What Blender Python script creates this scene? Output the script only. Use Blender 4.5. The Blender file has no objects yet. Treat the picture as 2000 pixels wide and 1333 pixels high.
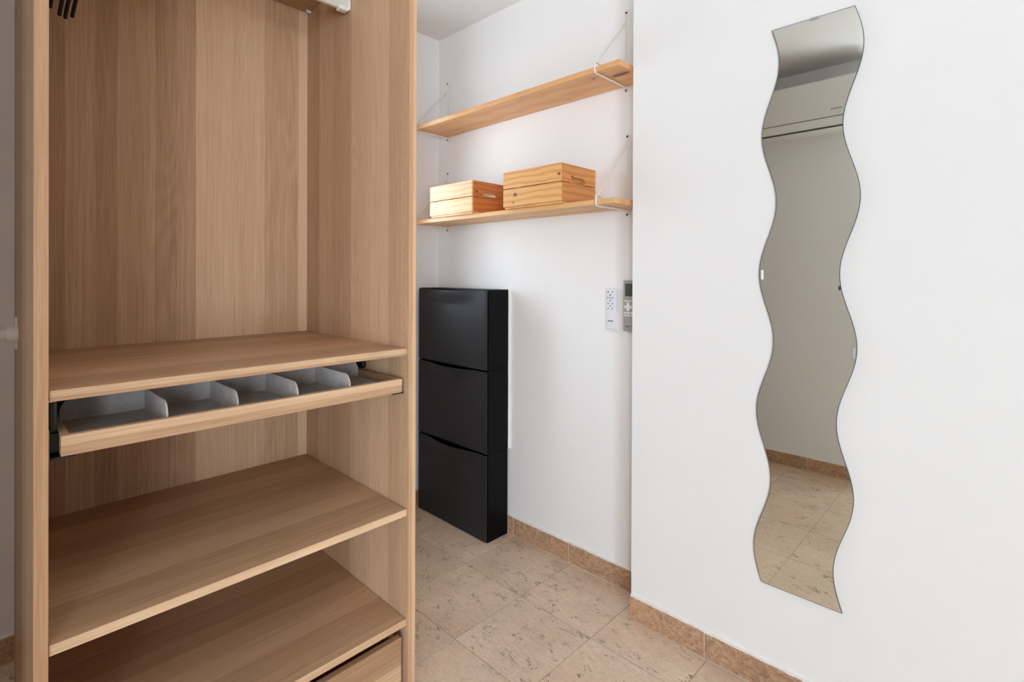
import bpy, bmesh, math, random
from mathutils import Vector, Matrix
random.seed(4)
C = bpy.context.scene.collection
SC = bpy.context.scene

# ---------------------------------------------------------------- camera
CAM_H = 1.1588
YAW, PITCH, ROLL, FPX, CY = 0.7704848, -0.0027422, 0.0034346, 1013.96, 537.272
fw = Vector((-math.sin(YAW)*math.cos(PITCH), math.cos(YAW)*math.cos(PITCH), math.sin(PITCH)))
r0 = Vector((math.cos(YAW), math.sin(YAW), 0)); u0 = r0.cross(fw)
rr = r0*math.cos(ROLL) + u0*math.sin(ROLL); uu = -r0*math.sin(ROLL) + u0*math.cos(ROLL)
cam = bpy.data.cameras.new('camera'); co = bpy.data.objects.new('camera', cam); C.objects.link(co)
M = Matrix((rr, uu, -fw)).transposed().to_4x4(); M.translation = Vector((0, 0, CAM_H)); co.matrix_world = M
cam.sensor_fit = 'HORIZONTAL'; cam.sensor_width = 36; cam.lens = 36*FPX/2000
cam.shift_y = -(666.5 - CY)/2000; cam.clip_start = 0.02
SC.camera = co

# ---------------------------------------------------------------- light and exposure
SKY_STRENGTH = 15.0
w = bpy.data.worlds.new('sky'); SC.world = w; w.use_nodes = True
bg = w.node_tree.nodes['Background']; bg.inputs[0].default_value = (0.835, 0.96, 1.09, 1); bg.inputs[1].default_value = SKY_STRENGTH
CORNER_X, FRONT_Y, FAR_X, FAR_Y = -0.36, -0.36, 3.1, -3.2            # the room widens behind the camera
# windows: (along-wall start, end, sill, head); one in the left wall behind the wardrobe, two at the far corner of the bedroom
WIN = {'left': (1.06, 1.31, 0.98, 2.00), 'far': (2.15, 2.95, 0.10, 2.15), 'rear': (-3.0, -1.60, 0.10, 2.15)}
WIN_AT = {'left': -2.1393, 'far': FAR_Y, 'rear': FAR_X}
for k, (a0, a1, z0, z1) in WIN.items():
    pl = bpy.data.lights.new('window_portal', 'AREA'); pl.shape = 'RECTANGLE'
    po = bpy.data.objects.new('window_portal', pl); C.objects.link(po)
    if k != 'far':
        d = -1 if k == 'left' else 1; pl.size, pl.size_y = z1-z0, a1-a0
        po.location = (WIN_AT[k]+d*0.17, (a0+a1)/2, (z0+z1)/2); po.rotation_euler = (0, math.radians(90*d), 0)
    else:
        pl.size, pl.size_y = a1-a0, z1-z0
        po.location = ((a0+a1)/2, WIN_AT[k]-0.17, (z0+z1)/2); po.rotation_euler = (math.radians(90), 0, 0)
    pl.cycles.is_portal = True
fl = bpy.data.lights.new('bounce_lamp', 'AREA'); fl.shape = 'DISK'; fl.size = 0.35; fl.energy = 7; fl.color = (0.88, 0.98, 1.08)
fo = bpy.data.objects.new('bounce_lamp', fl); C.objects.link(fo); fo.location = (0.10, -0.40, 1.50); fo.rotation_euler = (math.radians(180), 0, 0)   # uplight, bounced off the ceiling
SC.view_settings.view_transform = 'Standard'; SC.view_settings.look = 'None'
SC.view_settings.gamma = 1; SC.view_settings.use_curve_mapping = False
SC.view_settings.exposure = 0.53
SC.cycles.use_denoising = True
SC.cycles.max_bounces = 14; SC.cycles.diffuse_bounces = 10; SC.cycles.glossy_bounces = 6
SC.cycles.sample_clamp_indirect = 8

# ---------------------------------------------------------------- material helpers
def s2l(c):
    return tuple((v/12.92 if v <= 0.04045 else ((v+0.055)/1.055)**2.4) for v in (x/255 for x in c)) + (1,)
class NT:
    def __init__(s, name):
        s.m = bpy.data.materials.new(name); s.m.use_nodes = True
        s.t = s.m.node_tree; s.b = s.t.nodes['Principled BSDF']
    def n(s, typ, **kw):
        x = s.t.nodes.new(typ)
        for k, v in kw.items(): setattr(x, k, v)
        return x
    def put(s, sock, v):
        if isinstance(v, bpy.types.NodeSocket): s.t.links.new(v, sock)
        else: sock.default_value = v
    def math(s, op, a, b=0.0, c=None, clamp=False):
        x = s.n('ShaderNodeMath', operation=op); x.use_clamp = clamp
        s.put(x.inputs[0], a); s.put(x.inputs[1], b)
        if c is not None: s.put(x.inputs[2], c)
        return x.outputs[0]
    def comb(s, a, b, c):
        x = s.n('ShaderNodeCombineXYZ')
        for i, v in enumerate((a, b, c)): s.put(x.inputs[i], v)
        return x.outputs[0]
    def sep(s, v):
        x = s.n('ShaderNodeSeparateXYZ'); s.put(x.inputs[0], v); return x.outputs
    def noise(s, vec, scale=1.0, detail=2.0, rough=0.5, dim='3D', dist=0.0):
        x = s.n('ShaderNodeTexNoise', noise_dimensions=dim)
        if vec is not None: s.put(x.inputs['Vector'], vec)
        x.inputs['Scale'].default_value = scale; x.inputs['Detail'].default_value = detail
        x.inputs['Roughness'].default_value = rough; x.inputs['Distortion'].default_value = dist
        return x.outputs['Fac']
    def ramp(s, f, stops, interp='LINEAR'):
        x = s.n('ShaderNodeValToRGB'); x.color_ramp.interpolation = interp; e = x.color_ramp.elements
        while len(e) > 1: e.remove(e[-1])
        for i, (p, c) in enumerate(stops):
            k = e[0] if i == 0 else e.new(p)
            k.position = p; k.color = c if len(c) == 4 else tuple(c)+(1,)
        s.put(x.inputs[0], f); return x.outputs[0]
    def mix(s, f, a, b, mode='MIX'):
        x = s.n('ShaderNodeMix', data_type='RGBA', blend_type=mode)
        s.put(x.inputs[0], f); s.put(x.inputs[6], a); s.put(x.inputs[7], b); return x.outputs[2]
    def bump(s, h, strength, dist=0.001):
        x = s.n('ShaderNodeBump'); x.inputs['Strength'].default_value = strength; x.inputs['Distance'].default_value = dist
        s.put(x.inputs['Height'], h); s.put(s.b.inputs['Normal'], x.outputs[0])
    def col(s, c): s.put(s.b.inputs['Base Color'], c)
    def setp(s, **kw):
        for k, v in kw.items(): s.put(s.b.inputs[k.replace('_', ' ')], v)
        return s.m
def g3(v): return (v, v, v, 1)
def plain(name, c, rough=0.5, metal=0.0, spec=0.5):
    t = NT(name); t.col(s2l(c))
    pos = t.n('ShaderNodeNewGeometry').outputs['Position']
    t.col(t.mix(t.math('MULTIPLY', t.noise(pos, 25, 3), 0.10), s2l(c), s2l(tuple(x*0.82 for x in c))))
    return t.setp(Roughness=rough, Metallic=metal, Specular_IOR_Level=spec)

def wall_mat(name, c):
    t = NT(name); pos = t.n('ShaderNodeNewGeometry').outputs['Position']
    f = t.noise(pos, 2.2, 3)
    t.col(t.mix(t.math('MULTIPLY', f, 0.3), s2l(c), s2l(tuple(x*0.97 for x in c))))
    t.bump(t.noise(pos, 160, 3, 0.6), 0.06, 0.002)
    return t.setp(Roughness=0.75, Specular_IOR_Level=0.3)

OAK_D, OAK_L = s2l((150, 113, 82)), s2l((224, 191, 156))
def oak(name, grain, band, bands=None, rng=None, seed=0.0, density=17.0, rough=0.42, lift=0.0):
    """grain / band: world axes 0..2. bands: list of (position, tone) for the boards of one panel."""
    t = NT(name); pos = t.sep(t.n('ShaderNodeNewGeometry').outputs['Position'])
    other = ({0, 1, 2} - {grain, band}).pop()
    g, b, o = pos[grain], pos[band], pos[other]
    bb = t.math('ADD', b, t.math('MULTIPLY', o, 0.73))
    if bands:
        f = t.math('DIVIDE', t.math('SUBTRACT', b, rng[0]), rng[1]-rng[0])
        tone = t.ramp(f, [(p, g3(v)) for p, v in bands], 'CONSTANT')
    else:
        v = t.n('ShaderNodeTexVoronoi', voronoi_dimensions='1D')
        t.put(v.inputs['W'], t.math('ADD', t.math('MULTIPLY', b, density), t.math('ADD', t.math('MULTIPLY', t.math('FLOOR', t.math('MULTIPLY', o, 3.0)), 7.3), seed)))
        v.inputs['Scale'].default_value = 1.0
        tone = t.sep(v.outputs['Color'])[0]
    wob = t.math('MULTIPLY', t.noise(t.comb(t.math('MULTIPLY', bb, 6), seed, t.math('MULTIPLY', g, 1.6)), 1, 2), 0.05)
    bw = t.math('ADD', bb, wob)
    st = t.noise(t.comb(t.math('MULTIPLY', bw, 130), seed, t.math('MULTIPLY', g, 1.2)), 1, 3, 0.55)
    fine = t.noise(t.comb(t.math('MULTIPLY', bb, 400), t.math('MULTIPLY', o, 300), t.math('MULTIPLY', g, 7)), 1, 2, 0.6)
    fig = t.noise(t.comb(t.math('MULTIPLY', bb, 13), seed+1.7, t.math('MULTIPLY', g, 1.1)), 1, 1)
    figm = t.math('MULTIPLY', t.math('SUBTRACT', t.noise(t.comb(t.math('MULTIPLY', bb, 10), seed+5.1, t.math('MULTIPLY', g, 0.4)), 1, 1), 0.40), 3.0, clamp=True)
    figure = t.math('MULTIPLY', t.math('SINE', t.math('MULTIPLY', fig, 90.0)), t.math('MULTIPLY', figm, 0.085))
    wide = t.noise(t.comb(t.math('MULTIPLY', bw, 22), seed+3, t.math('MULTIPLY', g, 0.5)), 1, 2)
    f = t.math('ADD', t.math('MULTIPLY', tone, 1.10), t.math('MULTIPLY', st, 0.40))
    f = t.math('ADD', f, figure)
    f = t.math('ADD', f, t.math('MULTIPLY', wide, 0.25))
    f = t.math('SUBTRACT', f, 0.38-lift)
    f = t.math('ADD', f, t.math('MULTIPLY', t.math('SUBTRACT', fine, 0.5), 0.75), clamp=True)
    c = t.mix(f, OAK_D, OAK_L) if not lift else t.mix(f, s2l(tuple(a+(b-a)*lift/0.12 for a, b in zip((150, 113, 82), (186, 142, 106)))), s2l(tuple(a+(b-a)*lift/0.12 for a, b in zip((224, 191, 156), (238, 204, 166)))))
    hue = t.math('MULTIPLY', t.noise(t.comb(t.math('MULTIPLY', bb, 9), seed+9, g), 1, 1), 0.35 if not lift else 0.1)
    c = t.mix(hue, c, s2l((198, 158, 122)))
    t.col(c); t.bump(fine, 0.12, 0.0006)
    return t.setp(Roughness=rough, Specular_IOR_Level=0.35)

def pine(name, grain, wavy=8.0, flat=False, amp=0.62, freq=260):
    """object coordinates, so each board of a crate gets its own figure; tint = Object colour"""
    t = NT(name); tc = t.n('ShaderNodeTexCoord').outputs['Object']; pos = t.sep(tc)
    oi = t.n('ShaderNodeObjectInfo'); rnd = t.math('MULTIPLY', oi.outputs['Random'], 40.0)
    ax = [0, 1, 2]; ax.remove(grain); g, a, b = pos[grain], pos[ax[0]], pos[ax[1]]
    wob = t.noise(t.comb(t.math('MULTIPLY', g, 7), t.math('ADD', t.math('MULTIPLY', a, 14), rnd), t.math('MULTIPLY', b, 14)), 1, 2)
    ring = t.math('ADD', t.math('MULTIPLY', t.math('ADD', t.math('MULTIPLY', a, 0.6), b), freq), t.math('MULTIPLY', wob, wavy))
    w_ = t.math('ADD', t.math('MULTIPLY', t.math('SINE', t.math('ADD', ring, rnd)), 0.5), 0.5)
    w_ = t.math('POWER', w_, 2.2)
    fine = t.noise(t.comb(t.math('MULTIPLY', g, 12), t.math('MULTIPLY', a, 420), t.math('MULTIPLY', b, 420)), 1, 2)
    base = oi.outputs['Color']
    dark = t.mix(1.0, base, (0.72, 0.52, 0.34, 1), 'MULTIPLY')
    c = t.mix(t.math('MULTIPLY', w_, amp), base, dark)
    c = t.mix(t.math('MULTIPLY', fine, 0.22), c, dark)
    for key in ('knot_a', 'knot_b'):
        at = t.n('ShaderNodeAttribute', attribute_type='OBJECT', attribute_name=key)
        k = t.sep(at.outputs['Vector'])
        dx = t.math('MULTIPLY', t.math('SUBTRACT', g, k[0]), 0.35 if flat else 0.8)
        side = pos[1] if flat else pos[2]
        dz = t.math('SUBTRACT', side, k[1])
        d = t.math('SQRT', t.math('ADD', t.math('MULTIPLY', dx, dx), t.math('MULTIPLY', dz, dz)))
        d = t.math('ADD', d, t.math('MULTIPLY', t.math('SUBTRACT', wob, 0.5), 0.003))
        halo = t.math('DIVIDE', t.math('SUBTRACT', t.math('MULTIPLY', k[2], 2.4), d), 0.010, clamp=True)
        core = t.math('DIVIDE', t.math('SUBTRACT', k[2], d), 0.002, clamp=True)
        c = t.mix(t.math('MULTIPLY', halo, 0.30), c, s2l((176, 104, 52)))
        c = t.mix(t.math('MULTIPLY', core, 0.85), c, s2l((92, 48, 26)))
    t.col(c); return t.setp(Roughness=0.42, Specular_IOR_Level=0.4)

def stone_tile(name, base, base2, vein, vein_amt, sc=1.0, speck=0.5, k=1.5, grain=0.5):
    t = NT(name); pos = t.n('ShaderNodeNewGeometry').outputs['Position']
    oi = t.n('ShaderNodeObjectInfo'); off = t.math('MULTIPLY', oi.outputs['Random'], 50.0)
    p = t.n('ShaderNodeVectorMath', operation='ADD'); t.put(p.inputs[0], pos); t.put(p.inputs[1], t.comb(off, off, off)); p = p.outputs[0]
    st = t.n('ShaderNodeMapping'); t.put(st.inputs['Vector'], p)
    st.inputs['Rotation'].default_value = (0, 0, 0.6); st.inputs['Scale'].default_value = (1, 2.0, 1.4); q = st.outputs[0]
    big = t.noise(p, 6*sc, 4, 0.6); med = t.noise(q, 55*sc, 5, 0.7); fin = t.noise(q, 170*sc, 3, 0.65)
    f = t.math('ADD', t.math('MULTIPLY', big, 1-grain), t.math('ADD', t.math('MULTIPLY', med, 0.6*grain), t.math('MULTIPLY', fin, 0.4*grain)))
    f = t.math('ADD', t.math('MULTIPLY', t.math('SUBTRACT', f, 0.5), k), 0.5, clamp=True)
    c = t.mix(f, s2l(base), s2l(base2))
    c = t.mix(t.math('MULTIPLY', t.math('SUBTRACT', t.noise(p, 4*sc, 2), 0.45), 2.0, clamp=True), c, t.mix(0.22, c, s2l((220, 160, 120))))
    tone = t.math('ADD', 0.95, t.math('MULTIPLY', oi.outputs['Random'], 0.10))
    c = t.mix(1.0, c, t.comb(tone, tone, tone), 'MULTIPLY')
    sp = t.math('MULTIPLY', t.math('SUBTRACT', fin, 0.58, clamp=True), 5*speck, clamp=True)
    c = t.mix(sp, c, s2l(vein))
    v = t.noise(q, 10*sc, 7, 0.66, dist=0.9)
    line = t.math('SUBTRACT', 1.0, t.math('DIVIDE', t.math('ABSOLUTE', t.math('SUBTRACT', v, 0.5)), 0.015), clamp=True)
    mask = t.math('MULTIPLY', t.math('SUBTRACT', t.noise(q, 13*sc, 3, 0.6), 0.515), 16, clamp=True)
    c = t.mix(t.math('MULTIPLY', t.math('MULTIPLY', line, mask), vein_amt), c, s2l(vein))
    t.col(c); t.bump(med, 0.1, 0.001)
    return t.setp(Roughness=0.48, Specular_IOR_Level=0.35)

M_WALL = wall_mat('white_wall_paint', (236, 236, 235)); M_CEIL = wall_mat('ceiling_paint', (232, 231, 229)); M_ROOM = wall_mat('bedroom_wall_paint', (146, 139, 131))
M_FLOOR = stone_tile('beige_floor_tile', (183, 159, 137), (242, 219, 193), (66, 54, 46), 1.0, 1.0, 0.6, 2.4, 0.66)
M_BASE = stone_tile('brown_baseboard_tile', (138, 102, 76), (216, 180, 146), (92, 60, 40), 0.5, 1.2, 1.6, 4.0, 0.85)
M_GROUT = plain('grout', (168, 154, 140), 0.9); M_GROUT_L = plain('pale_grout', (214, 200, 184), 0.9)
M_BEAD = plain('white_sealant', (238, 234, 228), 0.6)
M_OAK_EDGE_Z = oak('oak_upright_edge', 2, 1, seed=2.0, density=60, rough=0.45, lift=0.12)
M_OAK_EDGE_Y = oak('oak_shelf_edge', 1, 2, seed=6.0, density=60, rough=0.45, lift=0.07)
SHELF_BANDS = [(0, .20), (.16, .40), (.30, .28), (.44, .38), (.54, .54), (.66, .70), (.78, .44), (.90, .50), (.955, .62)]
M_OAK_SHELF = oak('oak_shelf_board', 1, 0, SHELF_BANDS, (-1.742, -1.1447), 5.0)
M_OAK_Y = oak('oak_cross_board', 1, 2, seed=5.5, density=26.0)
M_OAK_X = oak('oak_depth_board', 0, 2, seed=8.0, density=20)
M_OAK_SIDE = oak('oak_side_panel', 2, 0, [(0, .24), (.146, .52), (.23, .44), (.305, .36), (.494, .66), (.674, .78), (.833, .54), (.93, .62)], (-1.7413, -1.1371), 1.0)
M_OAK_BACK = oak('oak_back_panel', 2, 1, [(0, .14), (.1026, .36), (.19, .22), (.2545, .46), (.378, .20), (.45, .28), (.522, .74), (.659, .70), (.799, .50), (.955, .98)], (.0818, .7866), 3.0)  # board tones, with the left boards darkened further to paint in shade
M_BLACK = plain('black_plastic', (9, 9, 10), 0.45, 0.0, 0.12); M_BLACKDOOR_LIT = plain('black_flap_lit', (38, 38, 40), 0.58, 0.0, 0.35); M_BLACKMETAL = plain('black_metal', (22, 23, 25), 0.4)  # cabinet flaps share the body's plastic, painted lighter for light on the front
M_HANGER = plain('black_hanger_plastic', (14, 14, 15), 0.35)
M_WHITEMETAL = plain('white_enamel', (226, 222, 213), 0.35); M_WHITEPL = plain('white_plastic', (236, 235, 232), 0.35)
M_STEEL = plain('steel', (150, 150, 148), 0.3, 1.0); M_DARKHEAD = plain('dark_screw_head', (70, 70, 68), 0.5, 0.6)
M_FELT = None
t = NT('grey_felt'); pos = t.n('ShaderNodeNewGeometry').outputs['Position']
t.col(t.mix(t.noise(pos, 38, 4, 0.7), s2l((158, 153, 149)), s2l((214, 209, 204)))); t.bump(t.noise(pos, 900, 2), 0.25, 0.0005)
M_FELT = t.setp(Roughness=0.95, Specular_IOR_Level=0.1)
M_PINE_X = pine('pine_along_x', 0); M_PINE_Y = pine('pine_along_y', 1); M_PINE_BOARD = pine('pine_shelf_board', 0, 9.0, True, 0.42, 120)
t = NT('mirror_silver'); pos = t.n('ShaderNodeNewGeometry').outputs['Position']
t.col(t.mix(t.math('MULTIPLY', t.noise(pos, 3), 0.04), (0.81, 0.83, 0.785, 1), (0.79, 0.81, 0.765, 1)))
M_MIRROR = t.setp(Metallic=1.0, Roughness=0.012)
M_GLASSEDGE = plain('glass_edge', (70, 84, 80), 0.2)
M_CLIP = plain('clear_clip', (170, 172, 170), 0.15)
M_REMGREY = plain('grey_remote_plastic', (164, 164, 165), 0.5); M_REMBTN = plain('remote_button', (236, 236, 234), 0.5)
M_LCD = plain('remote_display', (74, 80, 72), 0.3); M_REMWHITE = plain('white_remote_plastic', (226, 226, 234), 0.4)
M_REMMARK = plain('remote_marking', (120, 120, 128), 0.6); M_INK = plain('dark_print', (45, 45, 50), 0.6)
M_AC = plain('ac_plastic', (226, 224, 220), 0.4); M_ACGAP = plain('ac_gap', (60, 56, 52), 0.7)
t = NT('window_pane'); t.t.nodes.remove(t.b); lw = t.n('ShaderNodeLayerWeight'); lw.inputs[0].default_value = 0.25
tr_ = t.n('ShaderNodeBsdfTransparent'); gl_ = t.n('ShaderNodeBsdfGlossy'); gl_.inputs['Roughness'].default_value = 0.0; mx = t.n('ShaderNodeMixShader')
t.put(mx.inputs[0], t.math('MULTIPLY', lw.outputs['Fresnel'], 0.5)); t.t.links.new(tr_.outputs[0], mx.inputs[1]); t.t.links.new(gl_.outputs[0], mx.inputs[2])
t.t.links.new(mx.outputs[0], t.t.nodes['Material Output'].inputs['Surface']); M_PANE = t.m
M_RED = plain('dark_red_cloth', (104, 18, 22), 0.9)
M_GREYGREEN = plain('grey_rail_plastic', (120, 122, 112), 0.5)

# ---------------------------------------------------------------- geometry helpers
def bm_box(bm, x0, x1, y0, y1, z0, z1, bev=0.0, seg=2):
    r = bmesh.ops.create_cube(bm, size=1.0)
    for v in r['verts']:
        v.co = Vector(((x0+x1)/2 + v.co.x*(x1-x0), (y0+y1)/2 + v.co.y*(y1-y0), (z0+z1)/2 + v.co.z*(z1-z0)))
    if bev > 0:
        es = set(e for v in r['verts'] for e in v.link_edges)
        bmesh.ops.bevel(bm, geom=list(es), offset=bev, segments=seg, affect='EDGES', profile=0.5)
def bm_cyl(bm, p, q, r, n=16, r2=None):
    p, q = Vector(p), Vector(q); d = q-p
    res = bmesh.ops.create_cone(bm, cap_ends=True, segments=n, radius1=r, radius2=r if r2 is None else r2, depth=d.length)
    m = d.to_track_quat('Z', 'Y').to_matrix().to_4x4(); m.translation = (p+q)/2
    for v in res['verts']: v.co = m @ v.co
def bm_tube(bm, pts, r, n=10):
    """round wire through pts, mitred"""
    pts = [Vector(p) for p in pts]; rings = []
    ref = Vector((1, 0, 0)) if abs((pts[1]-pts[0]).normalized().x) < 0.9 else Vector((0, 1, 0))
    for i, p in enumerate(pts):
        a = (p-pts[i-1]).normalized() if i else (pts[1]-p).normalized()
        b = (pts[i+1]-p).normalized() if i < len(pts)-1 else a
        tt = (a+b).normalized(); k = 1/max(0.5, tt.dot(a))
        s1 = tt.cross(ref).normalized(); s2 = tt.cross(s1).normalized()
        rings.append([bm.verts.new(p + s1*math.cos(2*math.pi*j/n)*r*k**0.5 + s2*math.sin(2*math.pi*j/n)*r*k**0.5) for j in range(n)])
    for a, b in zip(rings, rings[1:]):
        for j in range(n): bm.faces.new((a[j], a[(j+1) % n], b[(j+1) % n], b[j]))
    bm.faces.new(list(reversed(rings[0]))); bm.faces.new(rings[-1])
def bm_prism(bm, poly, axis, a0, a1):
    """poly: 2D outline in the two other axes (in order), extruded along axis"""
    ax = [0, 1, 2]; ax.remove(axis)
    def P(u, v, w_):
        c = [0, 0, 0]; c[ax[0]] = u; c[ax[1]] = v; c[axis] = w_; return bm.verts.new(c)
    A = [P(u, v, a0) for u, v in poly]; B = [P(u, v, a1) for u, v in poly]; n = len(poly)
    bm.faces.new(A); bm.faces.new(list(reversed(B)))
    for i in range(n): bm.faces.new((A[i], B[i], B[(i+1) % n], A[(i+1) % n]))
    bmesh.ops.recalc_face_normals(bm, faces=bm.faces[:])
def obj(name, bm, mat, parent=None, origin=None, smooth=False):
    if origin is not None: bmesh.ops.translate(bm, verts=bm.verts[:], vec=-Vector(origin))
    bmesh.ops.recalc_face_normals(bm, faces=bm.faces[:])
    me = bpy.data.meshes.new(name); bm.to_mesh(me); bm.free(); me.materials.append(mat)
    if smooth:
        for p in me.polygons: p.use_smooth = True
        me.set_sharp_from_angle(angle=math.radians(40))
    o = bpy.data.objects.new(name, me); C.objects.link(o)
    loc = Vector(origin) if origin is not None else Vector((0, 0, 0))
    if parent is not None:
        o.parent = parent
        par = parent; base = Vector((0, 0, 0))
        while par is not None: base += Vector(par.location); par = par.parent
        o.location = loc - base
    else: o.location = loc
    return o
def part(name, mat, parent, *boxes, bev=0.0008, smooth=False):
    """one part from boxes given in world coordinates; its origin is the centre of the first box"""
    bm = bmesh.new()
    for b in boxes: bm_box(bm, *b, bev=bev)
    b = boxes[0]; return obj(name, bm, mat, parent, ((b[0]+b[1])/2, (b[2]+b[3])/2, (b[4]+b[5])/2), smooth)
def thing(name, label, cat, loc, group=None):
    o = bpy.data.objects.new(name, None); C.objects.link(o); o.location = loc; o.empty_display_size = 0.05
    o['label'] = label; o['category'] = cat
    if group: o['group'] = group
    return o
def tag(o, label, cat, group=None):
    o['label'] = label; o['category'] = cat
    if group: o['group'] = group
    return o
def struct(name, mat, *boxes, bev=0.0):
    bm = bmesh.new()
    for b in boxes: bm_box(bm, *b, bev=bev)
    o = obj(name, bm, mat); o['kind'] = 'structure'; return o

# ---------------------------------------------------------------- room shell
YM, YAL, XA, XE, ZC = 1.5353, 1.6592, -0.9254, -2.1393, 2.3564
def wall_x(name, x0, x1, ya, yb, win=None, M_WALL=M_WALL):
    if win is None: return struct(name, M_WALL, (x0, x1, ya, yb, -0.05, ZC))
    a, b, c, d = win
    return struct(name, M_WALL, (x0, x1, ya, a, -0.05, ZC), (x0, x1, b, yb, -0.05, ZC), (x0, x1, a, b, -0.05, c), (x0, x1, a, b, d, ZC))
XR = FAR_X
wall_x('wall_left', XE-0.16, XE, FRONT_Y-0.12, YAL+0.2, WIN['left'])
struct('wall_back', M_WALL, (XE, XA+0.15, YAL, YAL+0.2, -0.05, ZC))
struct('wall_right', M_WALL, (XA, XR, YM, YAL, -0.05, ZC), (XA+0.15, XR, YAL, YAL+0.2, -0.05, ZC))
struct('wall_front', M_WALL, (XE, CORNER_X, FRONT_Y-0.12, FRONT_Y, -0.05, ZC))
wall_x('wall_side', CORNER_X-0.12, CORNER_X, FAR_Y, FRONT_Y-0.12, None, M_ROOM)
a, b, c, d = WIN['far']; fy = (FAR_Y-0.16, FAR_Y)
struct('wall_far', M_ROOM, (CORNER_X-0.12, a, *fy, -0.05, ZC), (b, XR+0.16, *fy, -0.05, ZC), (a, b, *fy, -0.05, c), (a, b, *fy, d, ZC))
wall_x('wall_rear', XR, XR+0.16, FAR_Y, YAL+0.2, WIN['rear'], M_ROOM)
struct('ceiling', M_CEIL, (XE-0.16, XR+0.16, FAR_Y-0.16, YAL+0.2, ZC, ZC+0.1))
for k, nm in (('left', 'window_1'), ('far', 'window_2'), ('rear', 'window_3')):
    a0, a1, z0, z1 = WIN[k]; f = 0.045; p0, p1 = (WIN_AT[k]+0.065, WIN_AT[k]+0.12) if k == 'rear' else (WIN_AT[k]-0.12, WIN_AT[k]-0.065); pm = (p0+p1)/2
    def bx(u0, u1, q0, q1, w0, w1): return (q0, q1, u0, u1, w0, w1) if k != 'far' else (u0, u1, q0, q1, w0, w1)
    bars = [bx(a0, a0+f, p0, p1, z0, z1), bx(a1-f, a1, p0, p1, z0, z1), bx(a0+f, a1-f, p0, p1, z0, z0+f), bx(a0+f, a1-f, p0, p1, z1-f, z1)]
    if k == 'rear': bars.append(bx((a0+a1)/2-f, (a0+a1)/2+f, p0, p1, z0+f, z1-f))
    wn = struct(nm, M_WHITEPL, *bars, bev=0.003)
    bm = bmesh.new(); bm_box(bm, *bx(a0+f, a1-f, pm-0.002, pm+0.002, z0+f, z1-f)); obj('pane', bm, M_PANE, wn)
floor = struct('floor', M_GROUT, (XE, XR, FRONT_Y, YAL+0.1, -0.06, -0.0015), (CORNER_X, XR, FAR_Y, FRONT_Y, -0.06, -0.0015))
# floor tiles on the photograph's joints
TX, TY, PT, JT = -0.9660, 1.0545, 0.3045, 0.0022
bm = bmesh.new(); bm_box(bm, -PT/2+JT/2, PT/2-JT/2, -PT/2+JT/2, PT/2-JT/2, -0.012, 0.0, bev=0.0009, seg=1)
tm = bpy.data.meshes.new('tile'); bm.to_mesh(tm); bm.free(); tm.materials.append(M_FLOOR)
for i in range(-5, 14):
    for j in range(-15, 3):
        cx, cy = TX+PT*(i+0.5), TY+PT*(j+0.5)
        x0, x1 = max(cx-PT/2, XE), min(cx+PT/2, XR); y0, y1 = max(cy-PT/2, FRONT_Y if cx < CORNER_X else FAR_Y), min(cy+PT/2, YAL if cx < XA+PT/2 else YM+0.02)
        if x1-x0 < 0.02 or y1-y0 < 0.02: continue
        o = bpy.data.objects.new('tile', tm); C.objects.link(o); o.parent = floor
        o.location = ((x0+x1)/2, (y0+y1)/2, random.uniform(-0.0003, 0.0003))
        o.scale = ((x1-x0)/PT, (y1-y0)/PT, 1)

def baseboard(name, axis, fixed, out, joints, h):
    """axis 0: runs along x at y = fixed; axis 1: runs along y at x = fixed. out = +1/-1 direction into the room"""
    a0, a1 = joints[0], joints[-1]
    f0, f1 = sorted((fixed, fixed+out*0.0085))
    bb = struct(name, M_GROUT_L, (a0, a1, f0, f1, 0, h-0.002) if axis == 0 else (f0, f1, a0, a1, 0, h-0.002))
    for a, b in zip(joints, joints[1:]):
        f0, f1 = sorted((fixed+out*0.001, fixed+out*(0.0105+random.uniform(-.0006, .0006))))
        hh = h + random.uniform(-0.0008, 0.0008)
        bx = (a+0.0014, b-0.0014, f0, f1, 0.0025, hh) if axis == 0 else (f0, f1, a+0.0014, b-0.0014, 0.0025, hh)
        part('tile', M_BASE, bb, bx, bev=0.0022)
    f0, f1 = sorted((fixed, fixed+out*0.006)); bm = bmesh.new(); n = max(2, int((a1-a0)/0.02))
    for k in range(n):
        p0, p1 = a0+(a1-a0)*k/n, a0+(a1-a0)*(k+1)/n
        z1 = h+0.0045+random.uniform(-.0012, .0012); g1 = fixed+out*(0.006+random.uniform(-.001, .002)); f0, f1 = sorted((fixed, g1))
        bm_box(bm, *((p0, p1, f0, f1, h-0.004, z1) if axis == 0 else (f0, f1, p0, p1, h-0.004, z1)))
    obj('sealant_bead', bm, M_BEAD, bb)
    return bb
def jl(a, b, off, step):
    k = math.ceil((a-off)/step); out = [a]
    while off+k*step < b-0.02:
        if off+k*step > a+0.02: out.append(off+k*step)
        k += 1
    return out+[b]
baseboard('baseboard_back', 0, YAL, -1, jl(XE, XA+0.02, -1.281, 0.3055), 0.0775)
baseboard('baseboard_right', 0, YM, -1, jl(XA, XR, -0.6690, 0.3045), 0.0760)
baseboard('baseboard_left', 1, XE, 1, jl(FRONT_Y, YAL-0.011, 1.0545, 0.3045), 0.0775)
baseboard('baseboard_front', 0, FRONT_Y, 1, jl(XE+0.012, CORNER_X, -0.880, 0.3045), 0.0760)

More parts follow.
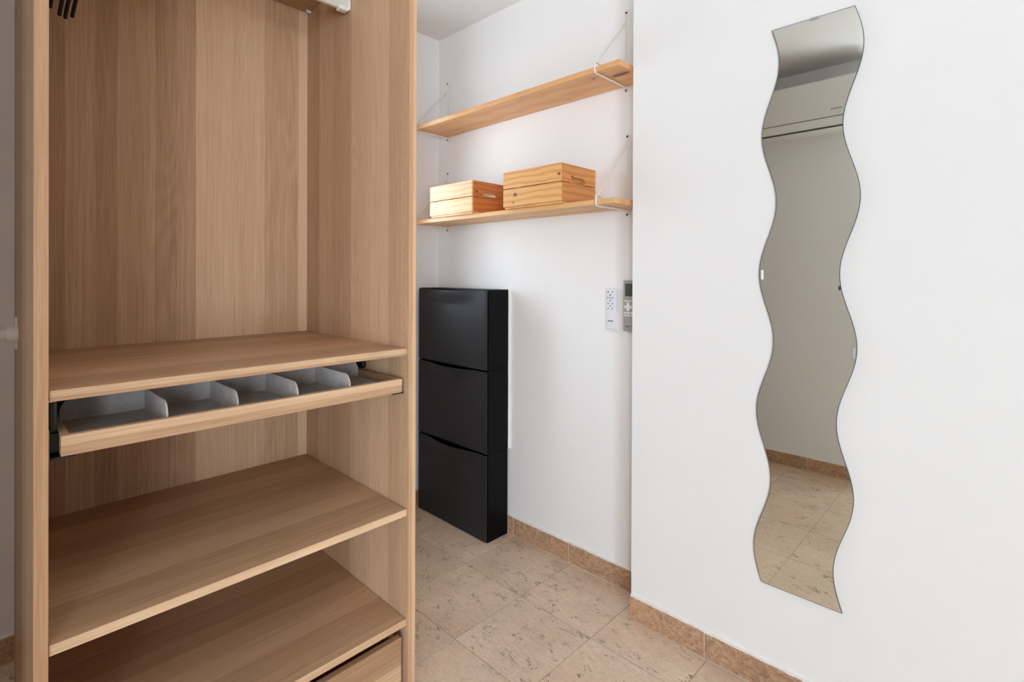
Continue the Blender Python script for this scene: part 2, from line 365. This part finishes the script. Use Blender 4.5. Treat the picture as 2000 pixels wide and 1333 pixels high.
# ---------------------------------------------------------------- wardrobe
XF, XB, LO, LI, RI, RO = -1.1447, -1.742, 0.0634, 0.0818, 0.7866, 0.8087
S1, S2, S3, TH, WTOP = 0.9612, 0.5391, 0.2499, 0.0182, 2.21
XP = XF+0.006                                                       # front of the side panels
wd = thing('wardrobe', 'open doorless oak-effect wardrobe frame with shelves, tray and drawer', 'wardrobe', ((XF+XB)/2, (LO+RO)/2, 0))
def side(y0, y1):
    p = part('side_panel', M_OAK_SIDE, wd, (XB-0.012, XP-0.0012, y0, y1, 0, WTOP), bev=0.0006)
    part('edge_band', M_OAK_EDGE_Z, p, (XP-0.0012, XP, y0, y1, 0, WTOP), bev=0.0003)
    return p
pl_ = side(LO, LI); pr_ = side(RI, RO)
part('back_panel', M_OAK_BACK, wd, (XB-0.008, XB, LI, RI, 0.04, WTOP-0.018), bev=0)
part('top_panel', M_OAK_Y, wd, (XB, XP, LI, RI, WTOP-0.018, WTOP))
part('bottom_panel', M_OAK_Y, wd, (XB, XP-0.004, LI, RI, 0.042, 0.06))
part('plinth', M_OAK_Y, wd, (XP-0.06, XP-0.042, LI, RI, 0, 0.042))
for k, z in enumerate((S1, S2, S3)):
    s = part('shelf', M_OAK_SHELF, wd, (XB+0.001, XF-0.0016, LI+0.0012, RI-0.0012, z-TH, z), bev=0.0009)
    part('edge_band', M_OAK_EDGE_Y, s, (XF-0.0017, XF-0.0004, LI+0.0012, RI-0.0012, z-TH, z), bev=0.0004)
    for yy, d in ((LI, 1), (RI, -1)):
        for xx in (XF-0.028, XB+0.06):
            bm = bmesh.new(); bm_cyl(bm, (xx, yy, z-TH-0.0030), (xx, yy+d*0.011, z-TH-0.0030), 0.0030, 12); obj('shelf_pin', bm, M_WHITEPL, s, smooth=True)
TS = 2.047
ts = part('top_shelf', M_OAK_SHELF, wd, (XB+0.001, XF-0.012, LI+0.0012, RI-0.0012, TS, TS+TH), bev=0.0009)
for xx, yy, d in ((XB+0.022, RI, -1), (XB+0.022, LI, 1), (XF-0.05, RI, -1), (XF-0.05, LI, 1)):
    bm = bmesh.new(); bm_cyl(bm, (xx, yy, TS-0.0045), (xx, yy+d*0.013, TS-0.0045), 0.0050, 12); obj('shelf_pin', bm, M_WHITEPL, ts, smooth=True)
# rows of pin holes down the right side panel, near its front edge and at the back
bm = bmesh.new()
for zz in [0.10+0.032*k for k in range(64)]:
    for xx in (XF-0.0165,):
        bm_cyl(bm, (xx, RI-0.0002, zz), (xx, RI+0.002, zz), 0.0014, 8)
po_ = obj('pin_holes', bm, plain('pin_hole', (128, 94, 68), 0.9), pr_); po_['kind'] = 'stuff'
# clothes rail hung across, with an end bracket on the right panel
RX, RZ = -1.462, 1.972
bm = bmesh.new(); bm_box(bm, RX-0.009, RX+0.009, LI+0.004, RI-0.006, RZ-0.019, RZ+0.019, bev=0.006, seg=4)
rail = obj('clothes_rail', bm, M_WHITEMETAL, wd, (RX, (LI+RI)/2, RZ), smooth=True)
for yy, d in ((RI, -1), (LI, 1)):
    bm = bmesh.new(); a, b = sorted((yy, yy+d*0.0065)); bm_box(bm, RX-0.016, RX+0.016, a, b, RZ-0.019, RZ+0.042, bev=0.0025, seg=3)
    a, b = sorted((yy+d*0.004, yy+d*0.034)); bm_box(bm, RX-0.0125, RX+0.0125, a, b, RZ-0.0225, RZ-0.010, bev=0.003, seg=3)
    br = obj('rail_bracket', bm, M_WHITEPL, rail, smooth=True)
    bm = bmesh.new(); a, b = yy+d*0.0062, yy+d*0.0074
# pull-out tray
TYA, TYB, TZ0, TZ1 = 0.0975, 0.7700, 0.8490, 0.8835
TF = XF+0.0005; BX_ = -1.345
tr = part('pull_out_tray', M_OAK_Y, wd, (XB+0.03, TF-0.014, TYA+0.012, TYB-0.012, 0.8540, 0.8620), bev=0.0004)
part('tray_front', M_OAK_EDGE_Y, tr, (TF-0.014, TF, TYA, TYB, TZ0, TZ1), bev=0.0009)
part('tray_side', M_OAK_X, tr, (XB+0.03, TF-0.014, TYA, TYA+0.012, TZ0, TZ1), bev=0.0006)
part('tray_side', M_OAK_X, tr, (XB+0.03, TF-0.014, TYB-0.012, TYB, TZ0, TZ1), bev=0.0006)
part('tray_back', M_OAK_Y, tr, (XB+0.03, XB+0.042, TYA, TYB, TZ0, TZ1), bev=0.0006)
for side_, ya, yb in ((0, LI, TYA), (1, TYB, RI)):
    yi = TYA if side_ == 0 else TYB; d = 1 if side_ == 0 else -1
    yp = LI if side_ == 0 else RI
    def yy(a, b): return sorted((yp+d*a, yp+d*b))
    zt_ = 0.883 if side_ == 0 else 0.866
    sl = part('tray_slide', M_BLACKMETAL, wd, (XB+0.05, XF-0.028, *yy(0.0035, 0.0150 if side_ == 0 else 0.0120), 0.850, zt_), bev=0.001)
    if side_ == 0: part('slide_cover', M_BLACKMETAL, sl, (XB+0.05, XF-0.030, *yy(0.0012, 0.0140), 0.884, 0.9385), bev=0.004)
    else: part('slide_cover', M_BLACKMETAL, sl, (XB+0.05, BX_-0.004, *yy(0.0012, 0.0140), 0.884, 0.9385), bev=0.004)
    part('slide_rail', M_GREYGREEN, sl, (XB+0.05, XF-0.018, *yy(0.0002, 0.0032), 0.840, 0.892 if side_ == 0 else 0.864), bev=0.0006)
    part('tray_lip', M_BLACKMETAL, sl, (XB+0.05, XF-0.012, *yy(0.0034, 0.036), 0.8425, 0.8462), bev=0.0006)
# drawer under the lowest shelf
DZ1 = 0.2100; DX = XF+0.0005
dr = part('drawer', M_OAK_Y, wd, (XB+0.03, DX-0.018, LI+0.016, RI-0.022, 0.070, 0.078), bev=0.0004)
part('drawer_front', M_OAK_Y, dr, (DX-0.018, DX, LI+0.015, RI-0.0165, 0.066, DZ1), bev=0.0012)
for a, b in ((LI+0.016, LI+0.028), (RI-0.036, RI-0.024)): part('drawer_side', M_OAK_X, dr, (XB+0.03, DX-0.018, a, b, 0.070, DZ1-0.004), bev=0.0008)
part('drawer_back', M_OAK_Y, dr, (XB+0.03, XB+0.042, LI+0.016, RI-0.024, 0.070, DZ1-0.004), bev=0.0008)
part('drawer_slide', M_BLACKMETAL, wd, (XB+0.05, DX-0.03, RI-0.014, RI-0.001, 0.10, 0.145), (XB+0.05, DX-0.03, RI-0.0215, RI-0.014, 0.115, 0.130), bev=0.001)
part('drawer_slide', M_BLACKMETAL, wd, (XB+0.05, DX-0.03, LI+0.001, LI+0.014, 0.10, 0.145), bev=0.001)

# folded cloth lying in the drawer
bm = bmesh.new()
for k in range(3): bm_box(bm, -1.44+0.004*k, -1.20-0.003*k, 0.50+0.005*k, 0.69-0.004*k, 0.079+0.036*k, 0.079+0.036*(k+1), bev=0.012, seg=3)
tag(obj('folded_cloth', bm, M_RED, origin=(-1.32, 0.595, 0.079), smooth=True), 'dark red folded cloth glimpsed inside the wardrobe drawer', 'cloth')

# grey felt organiser lying in the tray
og = thing('tray_organiser', 'grey felt organiser with rounded dividers set in the pull-out tray', 'organiser', (-1.25, 0.43, 0.8625))
BX = -1.345
part('base', M_FELT, og, (BX-0.006, TF-0.0155, TYA+0.0130, TYB-0.0130, 0.8622, 0.8652), bev=0.0006)
def rounded(u0, u1, z0, z1, r0_, r1_, n=8):
    p = [(u0, z0)]
    def arc(cx, cz, r, a0, a1): return [(cx+r*math.cos(math.radians(a0+(a1-a0)*k/n)), cz+r*math.sin(math.radians(a0+(a1-a0)*k/n))) for k in range(n+1)]
    p += arc(u0+r0_, z1-r0_, r0_, 180, 90) if r0_ else [(u0, z1)]
    p += arc(u1-r1_, z1-r1_, r1_, 90, 0) if r1_ else [(u1, z1)]
    return p+[(u1, z0)]
bm = bmesh.new(); bm_prism(bm, rounded(TYA+0.0155, TYB-0.013, 0.8652, 0.9120, 0.028, 0.028), 0, BX-0.004, BX)
obj('back_wall', bm, M_FELT, og, smooth=True)
for yv in (0.2530, 0.3785, 0.5042, 0.6322):
    bm = bmesh.new(); bm_prism(bm, rounded(BX, TF-0.0175, 0.8652, 0.9115, 0, 0.026), 1, yv-0.0016, yv+0.0016)
    obj('divider', bm, M_FELT, og, smooth=True)

# black clothes hangers, only their lower ends reach into view
def hanger(y, ang, dx, label, tz):
    h = thing('clothes_hanger', label, 'hanger', (RX+dx, y, RZ), 'black hangers on the wardrobe rail')
    h.rotation_euler = (0, 0, ang); tz_ = tz
    bm = bmesh.new(); r = 0.024
    pts = [(r*math.cos(a), 0, 0.002+r*math.sin(a)) for a in [math.radians(v) for v in range(200, -1, -20)]]
    pts = [(x, 0, z) for x, _, z in pts] + [(0.022, 0, -0.015), (0.006, 0, -0.040), (0, 0, -0.060), (0, 0, -0.12)]
    bm_tube(bm, pts, 0.0022, 8); me = obj('hook', bm, M_STEEL, None, smooth=True); me.parent = h
    bm = bmesh.new(); z0 = -0.115; hw = 0.205; zz = tz-RZ
    for s in (-1, 1):
        bm_tube(bm, [(0, 0, z0), (s*0.03, 0, z0-0.004), (s*hw*0.6, 0, z0+(zz-z0)*0.45), (s*hw*0.92, 0, z0+(zz-z0)*0.86), (s*hw, 0, zz)], 0.0042, 8)
    me = obj('shoulder', bm, M_HANGER, None, smooth=True); me.parent = h
    return h
for y_, x_, z_, which in ((0.1300, -1.660, 1.792, 'nearest the left side panel'), (0.1475, -1.664, 1.781, 'second from the left side panel'),
                          (0.1585, -1.666, 1.7785, 'third from the left side panel'), (0.1710, -1.661, 1.784, 'farthest from the left side panel')):
    hanger(y_, 0.045, x_+0.205-RX, 'black clothes hanger on the wardrobe rail, '+which, z_)

# white rail with an end bracket on the outside of the left panel, crossing the nook to the wall
wr = thing('nook_rail', 'white round rail fixed by a bracket to the outer side of the wardrobe', 'rail', (-1.60, LO, 1.021))
bm = bmesh.new(); bm_cyl(bm, (-1.60, LO-0.015, 1.021), (-1.60, FRONT_Y+0.012, 1.021), 0.0125, 20); obj('rod', bm, M_WHITEMETAL, wr, smooth=True)
for ya, yb in ((LO, LO-0.0185), (FRONT_Y, FRONT_Y+0.0185)):
    d = -1 if ya > 0 else 1
    bm = bmesh.new(); bm_cyl(bm, (-1.60, ya, 1.021), (-1.60, yb, 1.021), 0.0175, 24)
    a, b = sorted((ya, ya+d*0.0045)); bm_box(bm, -1.618, -1.596, a, b, 0.985, 1.057, bev=0.002, seg=2)
    obj('end_bracket', bm, M_WHITEPL, wr, smooth=True)

# ---------------------------------------------------------------- three stacked shoe cabinets
XT, XTL, YT = -1.6205, -2.1130, 1.5165
levels = [(0.0, 0.3775, 'black slim shoe cabinet standing on the tiles, bottom of the stack'),
          (0.3785, 0.7365, 'black slim shoe cabinet in the middle of the stack of three'),
          (0.7375, 1.0870, 'black slim shoe cabinet on top of the stack below the shelves')]
for li, (z0, z1, lab) in enumerate(levels):
    yb = YAL-0.0135 if li == 0 else YAL-0.012
    sc = thing('shoe_cabinet', lab, 'shoe cabinet', ((XT+XTL)/2, (YT+yb)/2, z0), 'stacked black shoe cabinets')
    y1 = YT+0.010
    bx = [(XTL, XTL+0.012, y1, yb, z0, z1), (XT-0.012, XT, y1, yb, z0, z1), (XTL+0.012, XT-0.012, yb-0.006, yb, z0, z1),
          (XTL+0.012, XT-0.012, y1, yb, z0, z0+0.010), (XTL+0.012, XT-0.012, y1+0.03, yb, z1-0.010, z1)]
    part('body', M_BLACK, sc, *bx, bev=0.0012)
    # flap: front skin with a scooped grip at the top, made as a displaced grid with thickness
    bm = bmesh.new(); nx, nz = 48, 36; u0, u1 = XTL+0.0015, XT-0.0015; w0, w1 = z0+0.0035, z1-0.003
    cxm = (u0+u1)/2
    def skin(off, sgn=0):
        g = []
        for j in range(nz+1):
            f = (j/nz)**0.6; zv = w0+(w1-w0)*f; row = []
            for i in range(nx+1):
                xv = u0+(u1-u0)*i/nx
                uq = max(0.0, 1-((xv-cxm)/0.185)**2); vq = max(0.0, 1-(w1-zv)/0.070)
                dent = -0.022*uq**1.6*(vq*vq*(3-2*vq))          # pull lip that bulges forward
                er = min(xv-u0, u1-xv, zv-w0)
                rnd = 0.0016*max(0.0, 1-er/0.004)**2
                sag = 0.0035*uq**1.5*vq
                row.append(bm.verts.new((xv, YT+dent+rnd+off, zv-sag*(1 if off == 0 else 1))))
            g.append(row)
        return g
    A = skin(0.0); B = skin(0.0035)
    for j in range(nz):
        for i in range(nx):
            bm.faces.new((A[j][i], A[j][i+1], A[j+1][i+1], A[j+1][i])); bm.faces.new((B[j][i], B[j+1][i], B[j+1][i+1], B[j][i+1]))
    for i in range(nx):
        bm.faces.new((A[nz][i], A[nz][i+1], B[nz][i+1], B[nz][i])); bm.faces.new((A[0][i+1], A[0][i], B[0][i], B[0][i+1]))
    for j in range(nz):
        bm.faces.new((A[j+1][0], B[j+1][0], B[j][0], A[j][0])); bm.faces.new((A[j][nx], B[j][nx], B[j+1][nx], A[j+1][nx]))
    obj('flap_door', bm, M_BLACKDOOR_LIT, sc, smooth=True)
    if li:   # mounting strip that shows behind the two upper cabinets
        bm = bmesh.new(); n = 14
        for k in range(n):
            a, b = z0+(z1-z0)*k/n, z0+(z1-z0)*(k+1)/n
            bm_box(bm, XT-0.02, XT+0.0016+random.uniform(-.001, .0014), yb, YAL, a, b)
        obj('mounting_strip', bm, M_BEAD, sc)

# ---------------------------------------------------------------- wall shelves with wire brackets
def knot(o, key, u, v, s): o[key] = [u, v, s]
def wall_shelf(label, x0, x1, zb, zt, bxs, ztop, zlow, col):
    ws = thing('wall_shelf', label, 'shelf', ((x0+x1)/2, (1.466+YAL)/2, zb), 'pine shelves on white wire brackets')
    b = part('board', M_PINE_BOARD, ws, (x0, x1, 1.466, YAL-0.0015, zb, zt), bev=0.0012); b.color = col
    if zb > 1.6: knot(b, 'knot_a', 0.520, -0.020, 0.013); knot(b, 'knot_b', 0.430, -0.050, 0.004)
    for bx in bxs:
        r = 0.0031; yw = YAL-r-0.0006; yf = 1.4585; rz = zb-r-0.0008
        bm = bmesh.new()
        pts = [(bx, yw, ztop-0.006), (bx, yw, zlow+0.006)]
        bm_tube(bm, pts, r)                                                     # upright on the wall
        arc = [(bx, yw, rz), (bx, yf+0.012, rz), (bx, yf+0.0035, rz+0.0025), (bx, yf, rz+0.010), (bx, yf, zt+0.006), (bx, yf+0.003, zt+0.0125), (bx, yf+0.010, zt+0.0150), (bx, yf+0.036, zt+0.0105)]
        bm_tube(bm, arc, r)                                                     # arm and front hook
        bm_tube(bm, [(bx, yw-0.001, ztop-0.030), (bx, yf+0.012, zt+0.015)], r)   # stay
        k = obj('bracket', bm, M_WHITEMETAL, ws, (bx, yw, zb), smooth=True)
        for zz in (ztop, zlow):
            bm = bmesh.new(); bm_cyl(bm, (bx, YAL, zz), (bx, YAL-0.003, zz), 0.0085, 16, 0.0075); s = obj('screw_plate', bm, M_WHITEMETAL, k, smooth=True)
            bm = bmesh.new(); bm_cyl(bm, (bx, YAL-0.002, zz), (bx, YAL-0.0048, zz), 0.0042, 12, 0.0034); obj('screw', bm, M_DARKHEAD, k, smooth=True)
    return ws
SHELF_Z = 1.4118
wall_shelf('upper pine shelf, empty, on white wire brackets near the ceiling', -2.0628, -0.9352, 1.8456, 1.8648, (-2.066, -1.0285), 2.116, 1.8315, s2l((226, 176, 122)))
wall_shelf('lower pine shelf carrying the two wooden crates', -2.0628, -0.9500, 1.3943, SHELF_Z, (-2.064, -1.0218), 1.6618, 1.3755, s2l((228, 182, 126)))

# ---------------------------------------------------------------- pine crates
def crate(label, x0, x1, y0, y1, ztop, gap, front, side_, rounded_grip, knots):
    z0 = SHELF_Z; th = 0.0085; c = thing('wooden_crate', label, 'crate', ((x0+x1)/2, (y0+y1)/2, z0), 'pine crates on the lower shelf')
    zb = z0+0.0075; ga, gb = gap-0.0017, gap+0.0017
    def paint(o, c_, j=0.06):
        k = 1+random.uniform(-j, j); o.color = (c_[0]*k, c_[1]*k, c_[2]*k, 1); return o
    for xs in (x0, x1-0.012):
        paint(part('end_board', M_PINE_Y, c, (xs, xs+0.012, y0+0.0005, y1-0.0005, zb, ga), bev=0.0012), side_)
        bm = bmesh.new(); ym = (y0+y1)/2-0.003; hw = 0.044; zt = ztop
        if rounded_grip:      # slot with round ends inside the upper board
            hz, hr = gb+0.0125, 0.0085; ring = []
            for k in range(9): a = math.radians(90+180*k/8); ring.append((ym-hw+hr+hr*math.cos(a)*1.0, hz+hr*math.sin(a)))
            for k in range(9): a = math.radians(-90+180*k/8); ring.append((ym+hw-hr+hr*math.cos(a), hz+hr*math.sin(a)))
            # ring runs top-left -> bottom-left -> bottom-right -> top-right
            outer = [(y0+0.0005, zt), (y0+0.0005, gb), (y1-0.0005, gb), (y1-0.0005, zt)]
            bm_prism(bm, [(ring[0][0], zt), outer[0], outer[1], (ring[0][0], gb)] + list(reversed(ring[0:9])), 0, xs, xs+0.012)
            bm_prism(bm, [(ring[9][0], gb), outer[2], outer[3], (ring[9][0], zt)] + list(reversed(ring[9:18])), 0, xs, xs+0.012)
            bm_box(bm, xs, xs+0.012, ring[0][0], ring[9][0], ring[0][1], zt); bm_box(bm, xs, xs+0.012, ring[0][0], ring[9][0], gb, ring[8][1])
        else:                 # notch open to the gap
            poly = [(y0+0.0005, gb), (y0+0.0005, zt), (y1-0.0005, zt), (y1-0.0005, gb), (ym+hw, gb), (ym+hw, gb+0.006), (ym+hw-0.012, gb+0.021), (ym-hw+0.004, gb+0.021), (ym-hw, gb+0.017), (ym-hw, gb)]
            bm_prism(bm, poly, 0, xs, xs+0.012)
        o = obj('end_board', bm, M_PINE_Y, c, (xs+0.006, (y0+y1)/2, (gb+zt)/2)); paint(o, side_)
        if xs > x0 and 'end' in knots: knot(o, 'knot_a', *knots['end'])
    for ys, nm in ((y0-th, 'f'), (y1, 'b')):
        a = paint(part('slat', M_PINE_X, c, (x0, x1, ys, ys+th, zb, ga), bev=0.0012), front)
        b = paint(part('slat', M_PINE_X, c, (x0, x1, ys, ys+th, gb, ztop), bev=0.0012), front)
        if nm == 'f':
            for k, v in knots.get('low', {}).items(): knot(a, k, *v)
            for k, v in knots.get('up', {}).items(): knot(b, k, *v)
    n = 3; wy = (y1-y0)/n
    for k in range(n): paint(part('bottom_board', M_PINE_X, c, (x0+0.004, x1-0.004, y0-0.003+wy*k, y0-0.003+wy*(k+1)-0.006, z0, z0+0.0075), bev=0.001), front)
    return c
YC = 1.4459+0.0085
crate('golden knotty pine crate on the lower shelf, right of the other crate', -1.4535, -1.1627, YC, 1.6545, 1.5555, 1.4888, s2l((232, 182, 118)), s2l((214, 150, 90)), False,
      {'low': {'knot_a': (-0.080, 0.010, 0.007), 'knot_b': (-0.089, -0.020, 0.004)}, 'up': {'knot_a': (0.137, -0.007, 0.006)}, 'end': (-0.042, -0.009, 0.005)})
crate('pine crate at the left end of the lower shelf, with rounded grip slot', -1.9300, -1.6395, YC, 1.6545, 1.5515, 1.4835, s2l((236, 198, 146)), s2l((200, 122, 62)), True,  # front boards tinted paler to paint in the strong light on them
      {'end': (-0.082, -0.012, 0.0055)})

# ---------------------------------------------------------------- remotes on the wall
yw = YAL
rm = thing('remote_control', 'slim white remote control mounted on the wall beside the grey one', 'remote control', (-1.0835, YAL, 1.028), 'remotes on the wall')
part('body', M_REMWHITE, rm, (-1.1045, -1.0625, YAL-0.0125, YAL-0.002, 0.952, 1.105), bev=0.003)
part('wall_holder', M_WHITEPL, rm, (-1.108, -1.059, YAL-0.006, YAL, 0.946, 1.02), bev=0.002)
def button(par, x, z, rx, rz, mat, y, t_=0.0012):
    bm = bmesh.new(); r = bmesh.ops.create_cone(bm, cap_ends=True, segments=14, radius1=1, radius2=1, depth=1)
    for v in r['verts']: v.co = Vector((x+v.co.x*rx, y+v.co.z*t_, z+v.co.y*rz))
    return obj('button', bm, mat, par, smooth=True)
for x, z, m_ in ((-1.0955, 1.0915, M_INK), (-1.0765, 1.0915, M_REMMARK), (-1.0867, 1.0795, M_INK), (-1.0867, 1.0692, M_REMMARK), (-1.0867, 1.0590, M_REMMARK), (-1.0755, 1.0692, M_REMMARK), (-1.0980, 1.0692, M_REMMARK),
                 (-1.0957, 1.0477, M_REMMARK), (-1.0766, 1.0477, M_REMMARK), (-1.0866, 1.0382, M_REMMARK), (-1.0957, 1.0285, M_REMMARK), (-1.0776, 1.0285, M_REMMARK)):
    button(rm, x, z, 0.0026, 0.0026, m_, YAL-0.0127)
bm = bmesh.new()                                                    # print too small to read
for k in range(6): bm_box(bm, -1.0965+k*0.0038, -1.0965+k*0.0038+0.0030, YAL-0.0129, YAL-0.0124, 0.9805, 0.9842)
obj('lettering', bm, M_INK, rm)
rg = thing('remote_control', 'grey air conditioner remote with dark display at the wall corner', 'remote control', (-1.000, YAL, 1.043), 'remotes on the wall')
part('body', M_REMGREY, rg, (-1.0285, -0.9755, YAL-0.0165, YAL-0.003, 0.950, 1.136), bev=0.003)
part('wall_holder', M_WHITEPL, rg, (-1.026, -0.978, YAL-0.0045, YAL, 0.945, 1.03), bev=0.001)
yf = YAL-0.0167
part('display', M_LCD, rg, (-1.0200, -0.984, yf-0.0006, yf+0.001, 1.0775, 1.1235), bev=0.0003)
for bx in ((-1.0225, -1.0140, 1.0570, 1.0625), (-1.0110, -1.0025, 1.0570, 1.0625), (-0.9995, -0.991, 1.0570, 1.0625),
           (-1.0240, -1.0155, 1.0140, 1.0200), (-1.0240, -1.0155, 1.0045, 1.0105), (-1.0125, -1.0010, 1.0140, 1.0200), (-1.0125, -1.0010, 1.0045, 1.0105), (-0.998, -0.989, 1.0140, 1.0200), (-0.998, -0.989, 1.0045, 1.0105)):
    part('button', M_REMBTN, rg, (bx[0], bx[1], yf-0.001, yf+0.001, bx[2], bx[3]), bev=0.0006)
part('cross_pad', M_REMBTN, rg, (-1.0135, -1.0015, yf-0.0011, yf+0.001, 1.0240, 1.0530), (-1.0235, -1.0135, yf-0.0011, yf+0.001, 1.0330, 1.0440), (-1.0015, -0.9915, yf-0.0011, yf+0.001, 1.0330, 1.0440), bev=0.0008)
part('cover_seam', M_LCD, rg, (-1.0270, -0.977, yf-0.0002, yf+0.001, 0.9672, 0.9682), (-1.0145, -1.0085, yf-0.0004, yf+0.001, 0.9655, 0.9705), bev=0)

# ---------------------------------------------------------------- wavy mirror
LAM = 0.383; Z0, Z1 = 0.2985, 1.8318; OM = 2*math.pi/LAM
def wav(z): return 0.01464*z - 0.00453729*math.sin(OM*z) - 0.02000981*math.cos(OM*z)
mr = thing('wall_mirror', 'tall narrow frameless mirror with wavy sides hung on the white wall', 'mirror', (-0.40, YM, Z0))
n = 180; bm = bmesh.new(); yb, yfm = YM-0.0015, YM-0.0060
zs = [Z0+(Z1-Z0)*k/n for k in range(n+1)]
fl = [bm.verts.new((-0.51241+wav(z), yfm, z)) for z in zs]; fr = [bm.verts.new((-0.31954+wav(z), yfm, z)) for z in zs]
for k in range(n): bm.faces.new((fl[k], fr[k], fr[k+1], fl[k+1]))
obj('mirror_face', bm, M_MIRROR, mr)
bm = bmesh.new(); RIM = 0.0013; zs = [Z0-RIM]+zs[1:-1]+[Z1+RIM]
L0 = [bm.verts.new((-0.51241+wav(z)-RIM, yfm+0.0001, z)) for z in zs]; R0 = [bm.verts.new((-0.31954+wav(z)+RIM, yfm+0.0001, z)) for z in zs]
L1 = [bm.verts.new((-0.51241+wav(z)-RIM, yb, z)) for z in zs]; R1 = [bm.verts.new((-0.31954+wav(z)+RIM, yb, z)) for z in zs]
for k in range(n):
    bm.faces.new((L0[k], L0[k+1], L1[k+1], L1[k])); bm.faces.new((R0[k+1], R0[k], R1[k], R1[k+1])); bm.faces.new((L1[k+1], R1[k+1], R1[k], L1[k]))
    bm.faces.new((L0[k+1], L0[k], R0[k], R0[k+1]))
bm.faces.new((L0[n], R0[n], R1[n], L1[n])); bm.faces.new((R0[0], L0[0], L1[0], R1[0]))
obj('glass_edge', bm, M_GLASSEDGE, mr)
part('clip', M_CLIP, mr, (-0.3935, -0.3715, YM-0.0085, YM, Z1-0.0045, Z1+0.0025), bev=0.0012)
part('clip', M_WHITEPL, mr, (-0.5120, -0.5060, YM-0.0085, YM, 1.144, 1.171), bev=0.0012)
part('clip', M_CLIP, mr, (-0.2935, -0.2875, YM-0.0085, YM, 0.9475, 0.9750), bev=0.0012)
part('clip', M_INK, mr, (-0.3245, -0.3195, YM-0.0080, YM, 1.119, 1.130), bev=0.0012)

# ---------------------------------------------------------------- air conditioner (seen only in the mirror)
ac = thing('air_conditioner', 'white split air conditioner high on the wall, seen in the wavy mirror', 'air conditioner', (-0.95, FRONT_Y, 2.09))
ax0, ax1, yA = -1.36, -0.50, FRONT_Y
bm = bmesh.new(); prof = [(yA, 1.9665), (yA+0.17, 1.9605), (yA+0.196, 1.9620), (yA+0.200, 1.970), (yA+0.2005, 2.18), (yA+0.196, 2.222), (yA+0.18, 2.232), (yA, 2.235)]
bm_prism(bm, prof, 0, ax0, ax1); obj('housing', bm, M_AC, ac, smooth=True)
part('added_dark_grille', M_ACGAP, ac, *[(ax0+0.03, ax1-0.03, yA+0.012+0.014*k, yA+0.022+0.014*k, 2.2335, 2.2365) for k in range(11)], bev=0)  # unseen dark slats, added to darken the strip above the unit
part('air_flap', M_AC, ac, (ax0+0.02, ax1-0.02, yA+0.19, yA+0.2030, 1.9640, 2.0125), bev=0.002)
part('panel_gap', M_ACGAP, ac, (ax0+0.005, ax1-0.005, yA+0.195, yA+0.2010, 2.0130, 2.0165), (ax0+0.02, ax1-0.02, yA+0.180, yA+0.2016, 1.9595, 1.9635), bev=0)
bm = bmesh.new()
for k, wd_ in enumerate((.007, .005, .008, .006, .007, .005)): bm_box(bm, -0.722+k*0.0095, -0.722+k*0.0095+wd_, yA+0.2000, yA+0.2012, 2.0520, 2.0580)
obj('lettering', bm, M_REMMARK, ac)
